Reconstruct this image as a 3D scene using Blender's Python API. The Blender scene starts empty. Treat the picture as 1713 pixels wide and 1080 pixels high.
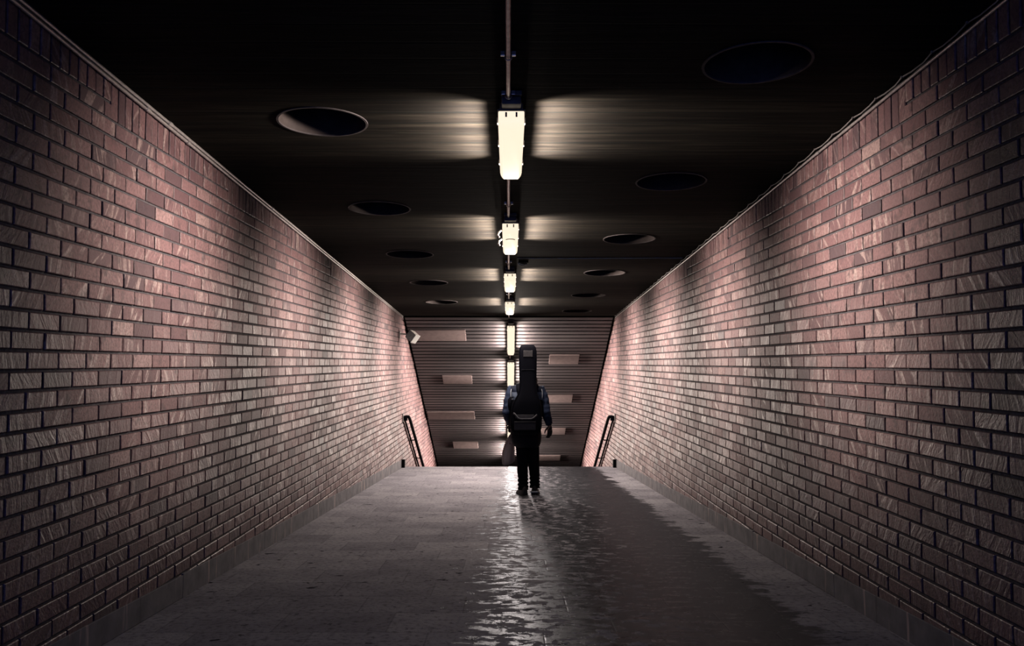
import bpy, bmesh, math, random
from mathutils import Vector, Matrix, noise
random.seed(11)
sc = bpy.context.scene
COL = sc.collection
PI = math.pi

# ------------------------------------------------------------------ dimensions (metres)
HW = 2.0            # half width of the passage
CEIL = 2.82
Y0, YC = -2.0, 16.1     # open near end, bend of the ceiling
YS = 16.55              # top step
SL = 0.414              # fall of the sloping soffit
STEP_R, STEP_T, NSTEP = 0.145, 0.36, 36
YE = YS + STEP_T * NSTEP + 3.2
ZLOW = -STEP_R * NSTEP
SLANG = math.atan(SL)
def zsoff(y): return CEIL - SL * (y - YC)
YSE = YS + STEP_T * NSTEP        # foot of the stairs

# ------------------------------------------------------------------ helpers
class MB:
    def __init__(s): s.v = []; s.f = []; s.m = []
    def add(s, vs, fs, mi=0):
        o = len(s.v); s.v += [tuple(p) for p in vs]
        for f in fs: s.f.append(tuple(i + o for i in f)); s.m.append(mi)
        return s
    def box(s, c, d, rot=None, mi=0, bev=0.0):
        hx, hy, hz = d[0] / 2, d[1] / 2, d[2] / 2
        c = Vector(c); R = rot or Matrix.Identity(3)
        if bev <= 0:
            vs = [c + R @ Vector((x * hx, y * hy, z * hz)) for x in (-1, 1) for y in (-1, 1) for z in (-1, 1)]
            return s.add(vs, [(0, 1, 3, 2), (4, 6, 7, 5), (0, 4, 5, 1), (2, 3, 7, 6), (0, 2, 6, 4), (1, 5, 7, 3)], mi)
        bm = bmesh.new(); bmesh.ops.create_cube(bm, size=1)
        for v in bm.verts: v.co = Vector((v.co.x * d[0], v.co.y * d[1], v.co.z * d[2]))
        bmesh.ops.bevel(bm, geom=bm.edges[:], offset=bev, segments=2, profile=0.6, affect='EDGES')
        bm.verts.ensure_lookup_table()
        vs = [c + R @ v.co for v in bm.verts]; fs = [[v.index for v in f.verts] for f in bm.faces]
        bm.free(); return s.add(vs, fs, mi)
    def loft(s, rings, caps=True, mi=0):
        n = len(rings[0]); vs = [p for r in rings for p in r]; fs = []
        for a in range(len(rings) - 1):
            for i in range(n):
                j = (i + 1) % n
                fs.append((a * n + i, a * n + j, (a + 1) * n + j, (a + 1) * n + i))
        if caps:
            fs.append(tuple(range(n - 1, -1, -1))); k = (len(rings) - 1) * n
            fs.append(tuple(range(k, k + n)))
        return s.add(vs, fs, mi)
    def tube(s, pts, r, n=12, mi=0, caps=True, flat=1.0, up=None):
        pts = [Vector(p) for p in pts]; rs = r if isinstance(r, (list, tuple)) else [r] * len(pts)
        rings = []; nrm = None
        for i, p in enumerate(pts):
            t = (pts[min(i + 1, len(pts) - 1)] - pts[max(i - 1, 0)]).normalized()
            if nrm is None:
                u = Vector(up) if up else (Vector((0, 0, 1)) if abs(t.z) < 0.9 else Vector((0, 1, 0)))
                nrm = (u - t * u.dot(t)).normalized()
            else: nrm = (nrm - t * nrm.dot(t)).normalized()
            b = t.cross(nrm); rr = rs[i]
            ra, rb = (rr if isinstance(rr, (tuple, list)) else (rr, rr * flat))
            rings.append([p + nrm * (ra * math.cos(2 * PI * k / n)) + b * (rb * math.sin(2 * PI * k / n)) for k in range(n)])
        return s.loft(rings, caps, mi)
    def ball(s, c, r, n=16, m=10, mi=0):
        c = Vector(c); rx, ry, rz = r if isinstance(r, (tuple, list)) else (r, r, r)
        rings = []
        for a in range(1, m):
            t = PI * a / m
            rings.append([c + Vector((rx * math.sin(t) * math.cos(2 * PI * k / n), ry * math.sin(t) * math.sin(2 * PI * k / n), -rz * math.cos(t))) for k in range(n)])
        return s.loft(rings, True, mi)
    def build(s, name, mats, parent=None, smooth=False, loc=None):
        me = bpy.data.meshes.new(name); me.from_pydata(s.v, [], s.f)
        if not isinstance(mats, (list, tuple)): mats = [mats]
        for m in mats: me.materials.append(m)
        if len(mats) > 1: me.polygons.foreach_set('material_index', s.m)
        bm = bmesh.new(); bm.from_mesh(me); bmesh.ops.recalc_face_normals(bm, faces=bm.faces[:]); bm.to_mesh(me); bm.free()
        if smooth:
            me.polygons.foreach_set('use_smooth', [True] * len(me.polygons))
            if smooth == 'auto': me.set_sharp_from_angle(angle=math.radians(40))
        me.update()
        o = bpy.data.objects.new(name, me); COL.objects.link(o)
        if parent: o.parent = parent
        if loc: o.location = loc
        return o

def remeshed(mb, name, mat, parent, voxel, smooth_it=3, disp=None):
    tmp = mb.build('tmp', mat)
    m = tmp.modifiers.new('r', 'REMESH'); m.mode = 'VOXEL'; m.voxel_size = voxel
    s = tmp.modifiers.new('s', 'SMOOTH'); s.factor = 0.5; s.iterations = smooth_it
    dg = bpy.context.evaluated_depsgraph_get()
    me = bpy.data.meshes.new_from_object(tmp.evaluated_get(dg))
    old = tmp.data; bpy.data.objects.remove(tmp); bpy.data.meshes.remove(old)
    me.name = name
    if disp:
        me.update()
        no = [v.normal.copy() for v in me.vertices]
        for v, n in zip(me.vertices, no): v.co += n * disp(v.co)
    me.materials.clear(); me.materials.append(mat)
    me.polygons.foreach_set('use_smooth', [True] * len(me.polygons)); me.update()
    o = bpy.data.objects.new(name, me); COL.objects.link(o); o.parent = parent
    return o

def empty(name, loc, rot=(0, 0, 0)):
    o = bpy.data.objects.new(name, None); COL.objects.link(o); o.location = loc; o.rotation_euler = rot
    o.empty_display_size = 0.1
    return o
def tag(o, label, cat, group=None):
    o['label'] = label; o['category'] = cat
    if group: o['group'] = group
    return o
def struct(o): o['kind'] = 'structure'; return o

# ------------------------------------------------------------------ materials
class NT:
    def __init__(s, name):
        s.mat = bpy.data.materials.new(name); s.mat.use_nodes = True
        s.t = s.mat.node_tree; s.n = s.t.nodes; s.l = s.t.links
        s.bsdf = s.n['Principled BSDF']
    def node(s, typ, **kw):
        n = s.n.new(typ)
        for k, v in kw.items():
            if k.startswith('i_'): n.inputs[k[2:]].default_value = v
            else: setattr(n, k, v)
        return n
    def link(s, a, b): s.l.new(a, b)
    def math(s, op, a, b=None, clamp=False):
        n = s.n.new('ShaderNodeMath'); n.operation = op; n.use_clamp = clamp
        for i, x in enumerate((a, b)):
            if x is None: continue
            if isinstance(x, (int, float)): n.inputs[i].default_value = x
            else: s.link(x, n.inputs[i])
        return n.outputs[0]
    def noise(s, vec, scale, detail=4, rough=0.55, dist=0.0):
        n = s.node('ShaderNodeTexNoise'); n.inputs['Scale'].default_value = scale; n.inputs['Detail'].default_value = detail
        n.inputs['Roughness'].default_value = rough; n.inputs['Distortion'].default_value = dist
        if vec is not None: s.link(vec, n.inputs['Vector'])
        return n.outputs['Fac']
    def coord(s, scale=(1, 1, 1), loc=(0, 0, 0), rot=(0, 0, 0)):
        tc = s.node('ShaderNodeTexCoord'); mp = s.node('ShaderNodeMapping')
        mp.inputs['Scale'].default_value = scale; mp.inputs['Location'].default_value = loc; mp.inputs['Rotation'].default_value = rot
        s.link(tc.outputs['Object'], mp.inputs['Vector']); return mp.outputs['Vector']
    def ramp(s, fac, stops, interp='LINEAR'):
        r = s.node('ShaderNodeValToRGB'); cr = r.color_ramp; cr.interpolation = interp
        while len(cr.elements) < len(stops): cr.elements.new(0.5)
        for e, (p, c) in zip(cr.elements, stops):
            e.position = p
            e.color = (c, c, c, 1) if isinstance(c, (int, float)) else (*c, 1)
        s.link(fac, r.inputs['Fac']); return r.outputs['Color']
    def smooth(s, x, a, b):
        n = s.node('ShaderNodeMapRange', interpolation_type='SMOOTHSTEP')
        s.link(x, n.inputs['Value']); n.inputs['From Min'].default_value = a; n.inputs['From Max'].default_value = b
        return n.outputs['Result']
    def mix(s, fac, a, b, mode='MIX'):
        n = s.node('ShaderNodeMix', data_type='RGBA', blend_type=mode)
        for i, x in ((0, fac), (6, a), (7, b)):
            if isinstance(x, (int, float)): n.inputs[i].default_value = x
            elif isinstance(x, tuple): n.inputs[i].default_value = (*x, 1)
            else: s.link(x, n.inputs[i])
        return n.outputs[2]
    def mixf(s, fac, a, b):
        n = s.node('ShaderNodeMix', data_type='FLOAT')
        for i, x in ((0, fac), (2, a), (3, b)):
            if isinstance(x, (int, float)): n.inputs[i].default_value = x
            else: s.link(x, n.inputs[i])
        return n.outputs[0]
    def bump(s, h, strength=0.3, dist=0.01):
        b = s.node('ShaderNodeBump'); b.inputs['Strength'].default_value = strength; b.inputs['Distance'].default_value = dist
        s.link(h, b.inputs['Height']); s.link(b.outputs['Normal'], s.bsdf.inputs['Normal'])
    def set(s, **kw):
        for k, v in kw.items():
            inp = s.bsdf.inputs[k.replace('_', ' ')]
            if isinstance(v, tuple): inp.default_value = (*v, 1) if len(v) == 3 else v
            elif isinstance(v, (int, float)): inp.default_value = v
            else: s.link(v, inp)
        return s

def simple(name, col, rough=0.6, metal=0.0, var=0.25, scale=30, bump=0.15, bdist=0.003, spec=0.35):
    t = NT(name); v = t.coord(); n = t.noise(v, scale)
    a = tuple(c * (1 - var) for c in col); b = tuple(min(1, c * (1 + var)) for c in col)
    t.set(Base_Color=t.ramp(n, [(0.3, a), (0.7, b)]), Roughness=rough, Metallic=metal, Specular_IOR_Level=spec)
    if bump: t.bump(n, bump, bdist)
    return t.mat

def brick_mat():
    t = NT('clinker_brick')
    at = t.node('ShaderNodeAttribute', attribute_name='tint'); fac = at.outputs['Fac']
    base = t.ramp(fac, [(0.0, (0.075, 0.050, 0.060)), (0.12, (0.15, 0.080, 0.088)), (0.45, (0.225, 0.120, 0.124)),
                        (0.75, (0.285, 0.158, 0.160)), (0.92, (0.37, 0.228, 0.222)), (1.0, (0.45, 0.32, 0.30))])
    tc = t.node('ShaderNodeTexCoord')
    off = t.node('ShaderNodeCombineXYZ'); t.link(t.math('MULTIPLY', fac, 37.0), off.inputs[1]); t.link(t.math('MULTIPLY', fac, 91.0), off.inputs[2])
    add = t.node('ShaderNodeVectorMath', operation='ADD'); t.link(tc.outputs['Object'], add.inputs[0]); t.link(off.outputs[0], add.inputs[1])
    rot = t.node('ShaderNodeVectorRotate', rotation_type='X_AXIS'); t.link(add.outputs[0], rot.inputs['Vector'])
    # the slant of the scrape marks changes from brick to brick
    fr = t.math('FRACT', t.math('MULTIPLY', fac, 53.0)); t.link(t.math('MULTIPLY', t.math('SUBTRACT', fr, 0.5), 1.7), rot.inputs['Angle'])
    mp = t.node('ShaderNodeMapping'); mp.inputs['Scale'].default_value = (1, 24, 4); t.link(rot.outputs[0], mp.inputs['Vector'])
    st = t.noise(mp.outputs['Vector'], 1.0, 3, 0.55, 0.6)
    streak = t.ramp(st, [(0.52, 0.0), (0.62, 1.0)])
    pres = t.ramp(t.math('FRACT', t.math('MULTIPLY', fac, 17.0)), [(0.25, 0.0), (0.75, 0.9)])
    c1 = t.mix(t.math('MULTIPLY', streak, pres), base, (0.50, 0.36, 0.335))
    fine = t.noise(tc.outputs['Object'], 60, 5, 0.65)
    c2 = t.mix(t.ramp(fine, [(0.38, 0.7), (0.58, 0.0)]), c1, (0.10, 0.055, 0.058))
    big = t.noise(tc.outputs['Object'], 9, 3, 0.6)
    c3 = t.mix(t.ramp(big, [(0.33, 0.75), (0.43, 0.0)]), c2, (0.085, 0.05, 0.055))
    t.set(Base_Color=c3, Roughness=t.mixf(t.math('MULTIPLY', streak, pres), t.ramp(fr, [(0.0, 0.38), (1.0, 0.56)]), 0.30))
    t.bsdf.inputs['Specular IOR Level'].default_value = 0.4
    h = t.math('ADD', t.math('MULTIPLY', st, 1.0), t.math('MULTIPLY', fine, 0.5))
    t.bump(h, 0.6, 0.008)
    return t.mat

def mortar_mat():
    t = NT('dark_mortar'); v = t.coord(); n = t.noise(v, 45, 5)
    t.set(Base_Color=t.ramp(n, [(0.3, (0.07, 0.062, 0.070)), (0.75, (0.15, 0.134, 0.142))]), Roughness=0.9)
    t.bsdf.inputs['Specular IOR Level'].default_value = 0.15
    t.bump(n, 0.6, 0.006); return t.mat

def plinth_mat():
    t = NT('stained_plinth_concrete'); v = t.coord(); n = t.noise(v, 7, 6)
    base = t.ramp(n, [(0.3, (0.095, 0.089, 0.108)), (0.7, (0.22, 0.203, 0.222))])
    lime = t.noise(t.coord((1, 5.5, 0.6)), 2.4, 4, 0.6)
    c = t.mix(t.ramp(lime, [(0.60, 0.0), (0.68, 0.9)]), base, (0.6, 0.45, 0.42))
    # cast joints every 1.6 m
    sep = t.node('ShaderNodeSeparateXYZ'); t.link(t.coord(), sep.inputs[0])
    fr = t.math('FRACT', t.math('DIVIDE', sep.outputs[1], 1.6))
    j = t.ramp(fr, [(0.0, 1.0), (0.008, 0.0)])
    t.set(Base_Color=t.mix(j, c, (0.02, 0.02, 0.025)), Roughness=0.7); t.bump(n, 0.3, 0.01); return t.mat

def ceiling_mat():
    t = NT('board_marked_dark_concrete')
    a = t.noise(t.coord((0.9, 16, 1)), 1.6, 6, 0.65)
    b = t.noise(t.coord((0.35, 7, 1), (3, 1, 0)), 1.0, 3, 0.5)
    sep = t.node('ShaderNodeSeparateXYZ'); t.link(t.coord(), sep.inputs[0])
    y = sep.outputs[1]
    fr = t.math('FRACT', t.math('DIVIDE', y, 0.19))
    board = t.ramp(fr, [(0.0, 1.0), (0.045, 0.0), (0.96, 0.0), (1.0, 1.0)])
    bid = t.math('FLOOR', t.math('DIVIDE', y, 0.19))
    wn = t.node('ShaderNodeTexWhiteNoise', noise_dimensions='1D'); t.link(bid, wn.inputs['W'])
    col = t.ramp(a, [(0.25, (0.008, 0.0078, 0.008)), (0.5, (0.026, 0.0225, 0.0185)), (0.78, (0.066, 0.057, 0.044))])
    col = t.mix(t.math('MULTIPLY', wn.outputs['Value'], 0.45), col, (0.009, 0.0085, 0.009))
    col = t.mix(t.ramp(b, [(0.4, 0.35), (0.65, 0.0)]), col, (0.009, 0.0085, 0.009))
    col = t.mix(t.math('MULTIPLY', board, 0.8), col, (0.006, 0.011, 0.012))
    t.set(Base_Color=col, Roughness=0.7)
    t.bsdf.inputs['Specular IOR Level'].default_value = 0.01
    h = t.math('SUBTRACT', t.math('ADD', a, t.math('MULTIPLY', wn.outputs['Value'], 0.35)), t.math('MULTIPLY', board, 0.5))
    t.bump(h, 0.35, 0.006); return t.mat

FILM = 0.165
def floor_mat():
    t = NT('wet_and_dry_paving')
    v = t.coord(); sep = t.node('ShaderNodeSeparateXYZ'); t.link(v, sep.inputs[0]); x, y = sep.outputs[0], sep.outputs[1]
    # paving slabs 0.42 deep, 0.60 wide in a running bond
    row = t.math('FLOOR', t.math('DIVIDE', y, 0.42))
    fy = t.math('FRACT', t.math('DIVIDE', y, 0.42))
    xs = t.math('ADD', t.math('DIVIDE', x, 0.60), t.math('MULTIPLY', row, 0.37))
    fx = t.math('FRACT', xs); cell = t.node('ShaderNodeCombineXYZ')
    t.link(row, cell.inputs[0]); t.link(t.math('FLOOR', xs), cell.inputs[1])
    wn = t.node('ShaderNodeTexWhiteNoise', noise_dimensions='2D'); t.link(cell.outputs[0], wn.inputs['Vector'])
    jy = t.ramp(fy, [(0.0, 1.0), (0.022, 0.0), (0.985, 0.0), (1.0, 1.0)]); jx = t.ramp(fx, [(0.0, 1.0), (0.013, 0.0), (0.99, 0.0), (1.0, 1.0)])
    joint = t.math('MAXIMUM', jy, jx)
    n1 = t.noise(v, 3.0, 6, 0.6); n2 = t.noise(v, 28, 5, 0.65); n3 = t.noise(t.coord(loc=(4, 2, 0)), 1.1, 3, 0.5)
    dry = t.ramp(t.math('ADD', t.math('MULTIPLY', wn.outputs['Value'], 0.30), t.math('MULTIPLY', n1, 0.75)),
                 [(0.25, (0.28, 0.26, 0.295)), (0.55, (0.40, 0.375, 0.415)), (0.85, (0.52, 0.485, 0.52))])
    dry = t.mix(t.ramp(n2, [(0.33, 0.55), (0.5, 0.0)]), dry, (0.05, 0.046, 0.05))
    # old dark spots
    sp = t.noise(t.coord((1.0, 1.5, 1), (7, 3, 0)), 8.5, 3, 0.55, 0.3); spz = t.noise(t.coord(loc=(1, 8, 0)), 0.9, 2)
    spots = t.math('MULTIPLY', t.ramp(sp, [(0.645, 0.0), (0.68, 1.0)]), t.ramp(spz, [(0.38, 0.0), (0.5, 1.0)]))
    dry = t.mix(t.math('MULTIPLY', spots, 0.9), dry, (0.016, 0.015, 0.02))
    # the band of meltwater along the right hand side of the passage
    na = t.noise(t.coord((1.3, 2.2, 1), (9, 4, 0)), 2.4, 6, 0.66)
    right = t.smooth(t.math('ADD', x, t.math('MULTIPLY', t.math('SUBTRACT', na, 0.5), 0.75)), 1.66, 1.58)
    nb = t.noise(t.coord((1.5, 2.6, 1), (2, 5, 0)), 2.6, 6, 0.70)
    left = t.smooth(t.math('ADD', x, t.math('MULTIPLY', t.math('SUBTRACT', nb, 0.5), 2.1)), -0.18, -0.10)
    wet = t.math('MULTIPLY', right, left)
    isl = t.ramp(t.math('SUBTRACT', t.noise(t.coord((1.0, 1.25, 1), (12, 1, 0)), 9.0, 5, 0.66, 0.4), t.math('MULTIPLY', t.math('SUBTRACT', x, 0.2), 0.10)), [(0.50, 0.0), (0.54, 1.0)])
    wet = t.math('MULTIPLY', wet, t.math('SUBTRACT', 1.0, t.math('MULTIPLY', isl, t.smooth(x, 1.6, 0.5))))
    wetc = t.mix(0.96, dry, (0.006, 0.006, 0.008))
    col = t.mix(wet, dry, wetc)
    col = t.mix(t.math('MULTIPLY', joint, 0.3), col, (0.02, 0.019, 0.022))
    film = t.noise(t.coord((1.2, 3.0, 1), (5, 5, 0)), 5.0, 5, 0.7)
    rwet = t.ramp(film, [(0.35, 0.25), (0.5, 0.32), (0.66, 0.42)])
    rdry = t.ramp(n1, [(0.3, 0.85), (0.7, 0.75)])
    t.set(Base_Color=col, Roughness=rdry, Specular_IOR_Level=0.0)
    gl = t.node('ShaderNodeBsdfGlossy'); t.link(rwet, gl.inputs['Roughness'])
    gl.inputs['Color'].default_value = (0.58, 0.60, 0.66, 1)
    mx = t.node('ShaderNodeMixShader'); t.link(t.mixf(wet, 0.002, FILM), mx.inputs[0])
    out = t.n['Material Output']; t.link(t.bsdf.outputs[0], mx.inputs[1]); t.link(gl.outputs[0], mx.inputs[2]); t.link(mx.outputs[0], out.inputs['Surface'])
    h = t.math('ADD', t.math('MULTIPLY', n2, t.mixf(wet, 0.6, 0.12)), t.math('SUBTRACT', t.math('MULTIPLY', film, 0.35), t.math('MULTIPLY', joint, 0.15)))
    t.bump(h, 0.4, 0.012)
    t.link(t.bsdf.inputs['Normal'].links[0].from_socket, gl.inputs['Normal'])
    return t.mat

def slat_mat():
    t = NT('painted_soffit_board'); a = t.noise(t.coord((0.7, 10, 10)), 2.0, 5, 0.6)
    b = t.noise(t.coord((0.25, 3.2, 3.2), (1, 2, 3)), 1.0, 3, 0.5)
    c = t.ramp(a, [(0.3, (0.13, 0.112, 0.120)), (0.7, (0.19, 0.163, 0.168))])
    c = t.mix(t.ramp(b, [(0.35, 0.5), (0.62, 0.0)]), c, (0.045, 0.039, 0.045))
    t.set(Base_Color=c, Roughness=0.5); t.bump(a, 0.2, 0.004); return t.mat

def glow_mat():
    t = NT('lit_diffuser')
    t.set(Base_Color=(0.8, 0.75, 0.68), Roughness=0.4)
    t.bsdf.inputs['Emission Color'].default_value = (1.0, 0.845, 0.64, 1); t.bsdf.inputs['Emission Strength'].default_value = 1.08
    return t.mat

def jacket_mat():
    # navy yoke, pale blue-grey chest band, black lower body, blue sleeves
    t = NT('two_tone_jacket_fabric'); v = t.coord(); sep = t.node('ShaderNodeSeparateXYZ'); t.link(v, sep.inputs[0])
    z = sep.outputs[2]; ax = t.math('ABSOLUTE', t.math('ADD', sep.outputs[0], 0.015))
    body = t.ramp(z, [(0.0, (0.0045, 0.005, 0.009)), (1.0, (0.0045, 0.005, 0.009))])
    band = t.math('MULTIPLY', t.math('GREATER_THAN', z, 1.235), t.math('LESS_THAN', z, 1.335))
    yoke = t.math('GREATER_THAN', z, 1.335)
    c = t.mix(band, body, (0.16, 0.19, 0.27)); c = t.mix(yoke, c, (0.018, 0.023, 0.045))
    sleeve = t.math('GREATER_THAN', t.math('ADD', ax, t.math('MULTIPLY', t.math('SUBTRACT', z, 1.0), 0.06)), 0.232)
    n = t.noise(v, 14, 4)
    blue = t.ramp(n, [(0.3, (0.05, 0.068, 0.125)), (0.7, (0.085, 0.11, 0.19))])
    low = t.smooth(z, 1.10, 1.02)
    blue = t.mix(low, blue, (0.018, 0.027, 0.06))
    c = t.mix(sleeve, c, blue)
    t.set(Base_Color=c, Roughness=0.65, Specular_IOR_Level=0.12); t.bump(t.noise(v, 22, 4), 0.5, 0.01); return t.mat

def plastic_bag_mat():
    t = NT('thin_bag_plastic'); n = t.noise(t.coord((9, 9, 1.6)), 1.6, 4)
    col = t.ramp(n, [(0.3, (0.26, 0.22, 0.235)), (0.7, (0.46, 0.40, 0.40))])
    t.set(Base_Color=col, Roughness=0.45); t.bump(n, 0.5, 0.01)
    tr = t.node('ShaderNodeBsdfTranslucent'); t.link(col, tr.inputs['Color'])
    mx = t.node('ShaderNodeMixShader'); mx.inputs[0].default_value = 0.35
    out = t.n['Material Output']; t.link(t.bsdf.outputs[0], mx.inputs[1]); t.link(tr.outputs[0], mx.inputs[2]); t.link(mx.outputs[0], out.inputs['Surface'])
    return t.mat

M = dict(
    brick=brick_mat(), mortar=mortar_mat(), plinth=plinth_mat(), ceil=ceiling_mat(), floor=floor_mat(), slat=slat_mat(), glow=glow_mat(),
    void=simple('dark_lining_and_gap_shade', (0.005, 0.005, 0.006), 0.95, bump=0, spec=0.05), stair=simple('stair_stone', (0.14, 0.13, 0.13), 0.7),
    conc=simple('plain_concrete', (0.10, 0.095, 0.095), 0.8),
    well=simple('painted_well_lining', (0.06, 0.047, 0.045), 0.7, scale=14, spec=0.1), rim=simple('well_rim_metal', (0.08, 0.068, 0.07), 0.6, spec=0.1),
    housing=simple('grey_lamp_housing', (0.075, 0.068, 0.075), 0.5, bump=0), steel=simple('clip_steel', (0.55, 0.52, 0.50), 0.3, 0.9, bump=0.05),
    pipe=simple('pale_conduit', (0.50, 0.45, 0.44), 0.35, 0.6, bump=0.05), cable=simple('grey_cable', (0.20, 0.175, 0.175), 0.5, bump=0.05),
    plate=simple('pinkish_cover_board', (0.42, 0.315, 0.31), 0.6, var=0.12, scale=12, bump=0.05),
    black=simple('black_painted_steel', (0.004, 0.004, 0.006), 0.6, bump=0.05, spec=0.03), fixture=simple('cream_fixture_shell', (0.85, 0.74, 0.69), 0.5, bump=0.05),
    skin=simple('skin', (0.42, 0.26, 0.20), 0.5, var=0.08), hair=simple('brown_hair', (0.045, 0.03, 0.024), 0.5, scale=80),
    jacket=jacket_mat(), trouser=simple('black_denim', (0.005, 0.005, 0.0075), 0.85, spec=0.1), glove=simple('black_knit', (0.008, 0.008, 0.010), 0.85),
    shoe=simple('black_shoe', (0.009, 0.009, 0.011), 0.6), sole=simple('white_sole_stripe', (0.88, 0.85, 0.82), 0.5, var=0.05, bump=0),
    piping=simple('pale_piping', (0.42, 0.44, 0.50), 0.5, bump=0), nylon=simple('black_bag_nylon', (0.0038, 0.004, 0.0075), 0.75, scale=200, bump=0.3, spec=0.06),
    webbing=simple('grey_webbing', (0.085, 0.08, 0.092), 0.5, scale=120), pocket=simple('dark_pocket_nylon', (0.011, 0.011, 0.017), 0.6, spec=0.2),
    patch=simple('dark_grey_patch', (0.05, 0.046, 0.05), 0.5), carrier=plastic_bag_mat(), print=simple('dull_red_print', (0.10, 0.045, 0.045), 0.6))

# ------------------------------------------------------------------ shell
# courses run level while the floor and ceiling fall: the bond is turned by TILT against the floor
TILT, CH, BL, JT, PH = 0.047, 0.0835, 0.252, 0.0135, 0.0673
SOL_TOP, SOL_MIN = 2.785, 0.085
def brick_wall(name, s):
    V, F, MI, TI = [], [], [], []
    def prism(u0, u1, v0, v1, tint):
        d = -0.0135
        bv = 0.0035
        jx = random.gauss(0, 0.0011); cs = [random.gauss(0, 0.0006) for _ in range(4)]
        def P(u, v, dep): return (s * (HW - dep), u - TILT * v, v + TILT * u)
        o = len(V)
        q = [(u0, v0), (u1, v0), (u1, v1), (u0, v1)]
        qi = [(u0 + bv, v0 + bv), (u1 - bv, v0 + bv), (u1 - bv, v1 - bv), (u0 + bv, v1 - bv)]
        for (u, v) in q: V.append(P(u, v, d))
        for (u, v), c in zip(q, cs): V.append(P(u, v, jx + c - 0.003))
        for (u, v), c in zip(qi, cs): V.append(P(u, v, jx + c))
        fs = [(8, 9, 10, 11)]
        for i in range(4):
            j = (i + 1) % 4
            fs += [(i, j, j + 4, i + 4), (i + 4, j + 4, j + 8, i + 8)]
        for f in fs:
            F.append(tuple(o + k for k in f)); MI.append(0); TI.append(tint)
    umin, umax = Y0, YSE + 1.5
    for r in range(-95, 36):
        v0 = r * CH + PH; v1 = v0 + CH - JT
        ymax_row = (SOL_TOP - SOL_MIN - 0.005 - PH - (r + 1) * CH) / TILT
        i = int(umin / BL)
        off = (0.5 if r % 2 else 0.0) * BL + random.uniform(-.006, .006)
        while i * BL + off < umax:
            u0 = i * BL + off; u1 = u0 + BL - JT; i += 1
            uc = (u0 + u1) / 2; z = v0 + TILT * uc
            if uc < YC + 0.1:
                if z < 0.02: continue
                if u0 > ymax_row - 0.03: continue
                u1 = min(u1, ymax_row)
            else:
                if z > zsoff(uc) + 0.12 or z < max(-(uc - YS) * STEP_R / STEP_T - 0.5, ZLOW - 0.1): continue
                if uc > YSE and z > zsoff(YSE) + 0.15: continue
            tint = min(1, max(0, random.betavariate(2.2, 2.4)))
            if random.random() < 0.05: tint = random.uniform(0, 0.1)
            prism(u0, u1, v0, v1, tint)
    u = umin; W = CH - 0.001
    while u < YC - 0.02:
        yc = u + W / 2
        k = math.floor((SOL_TOP - SOL_MIN - TILT * yc - 0.005 - PH) / CH)
        v0 = k * CH + PH; v1 = SOL_TOP + 0.02 - TILT * yc
        prism(u, u + W - JT * 0.9, v0, v1, min(1, max(0, random.betavariate(2.0, 3.4))))
        u += W
    # mortar bed and wall core behind the bricks
    xo, xi = s * (HW + 0.30), s * (HW + 0.0105)
    prof = [(Y0, -0.2), (YS, -0.2), (YSE, ZLOW - 0.3), (YE + 0.3, ZLOW - 0.3), (YE + 0.3, zsoff(YSE) + 0.4), (YSE, zsoff(YSE) + 0.4), (YC, CEIL + 0.4), (Y0, CEIL + 0.4)]
    o = len(V); n = len(prof)
    for x in (xi, xo):
        for (y, z) in prof: V.append((x, y, z))
    cs = [(0, 1, 6, 7), (1, 2, 5, 6), (2, 3, 4, 5)]
    for c in cs:
        F.append(tuple(o + k for k in c)); F.append(tuple(o + n + k for k in reversed(c)))
    for k in range(n): F.append((o + k, o + (k + 1) % n, o + n + (k + 1) % n, o + n + k))
    extra = len(F) - len(MI); MI += [1] * extra; TI += [0.5] * extra
    me = bpy.data.meshes.new(name); me.from_pydata(V, [], F)
    me.materials.append(M['brick']); me.materials.append(M['mortar'])
    me.polygons.foreach_set('material_index', MI)
    a = me.attributes.new('tint', 'FLOAT', 'FACE'); a.data.foreach_set('value', TI)
    bm = bmesh.new(); bm.from_mesh(me); bmesh.ops.recalc_face_normals(bm, faces=bm.faces[:]); bm.to_mesh(me); bm.free()
    ob = bpy.data.objects.new(name, me); COL.objects.link(ob); return struct(ob)
wl = brick_wall('wall_left', -1); wr = brick_wall('wall_right', 1)

for s, nm in ((-1, 'baseboard_left'), (1, 'baseboard_right')):
    m = MB()
    yy = Y0; hh = 0.165
    # the plinth top follows the level courses in steps
    edges = []
    ysteps = [Y0] + [y for y in [((0.155 - PH) + CH * k) / TILT for k in range(-6, 8)] if Y0 < y < 16.2] + [16.2]
    ys = sorted(ysteps)
    for a, b in zip(ys[:-1], ys[1:]):
        m.box((s * (HW + 0.012), (a + b) / 2, 0.07), (0.036, b - a - 0.002, 0.145 + random.uniform(-0.01, 0.012)), bev=0.003)
    struct(m.build(nm, M['plinth']))

m = MB()
m.box((0, (Y0 + YS) / 2, -0.1), (2 * HW + 0.02, YS - Y0, 0.2))
struct(m.build('floor', M['floor']))
m = MB()
for k in range(NSTEP):
    z = -STEP_R * (k + 1); y = YS + STEP_T * k
    m.box((0, y + STEP_T / 2, z - 0.15), (2 * HW + 0.02, STEP_T, 0.3))
m.box((0, YSE + 1.6, ZLOW - 0.15), (2 * HW + 0.02, 3.2, 0.3))
struct(m.build('floor_stairs', M['stair']))
m = MB(); m.box((0, YE + 0.15, (ZLOW + zsoff(YSE)) / 2), (2 * HW + 0.6, 0.3, zsoff(YSE) - ZLOW + 0.8)); struct(m.build('wall_back', M['conc']))

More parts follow.
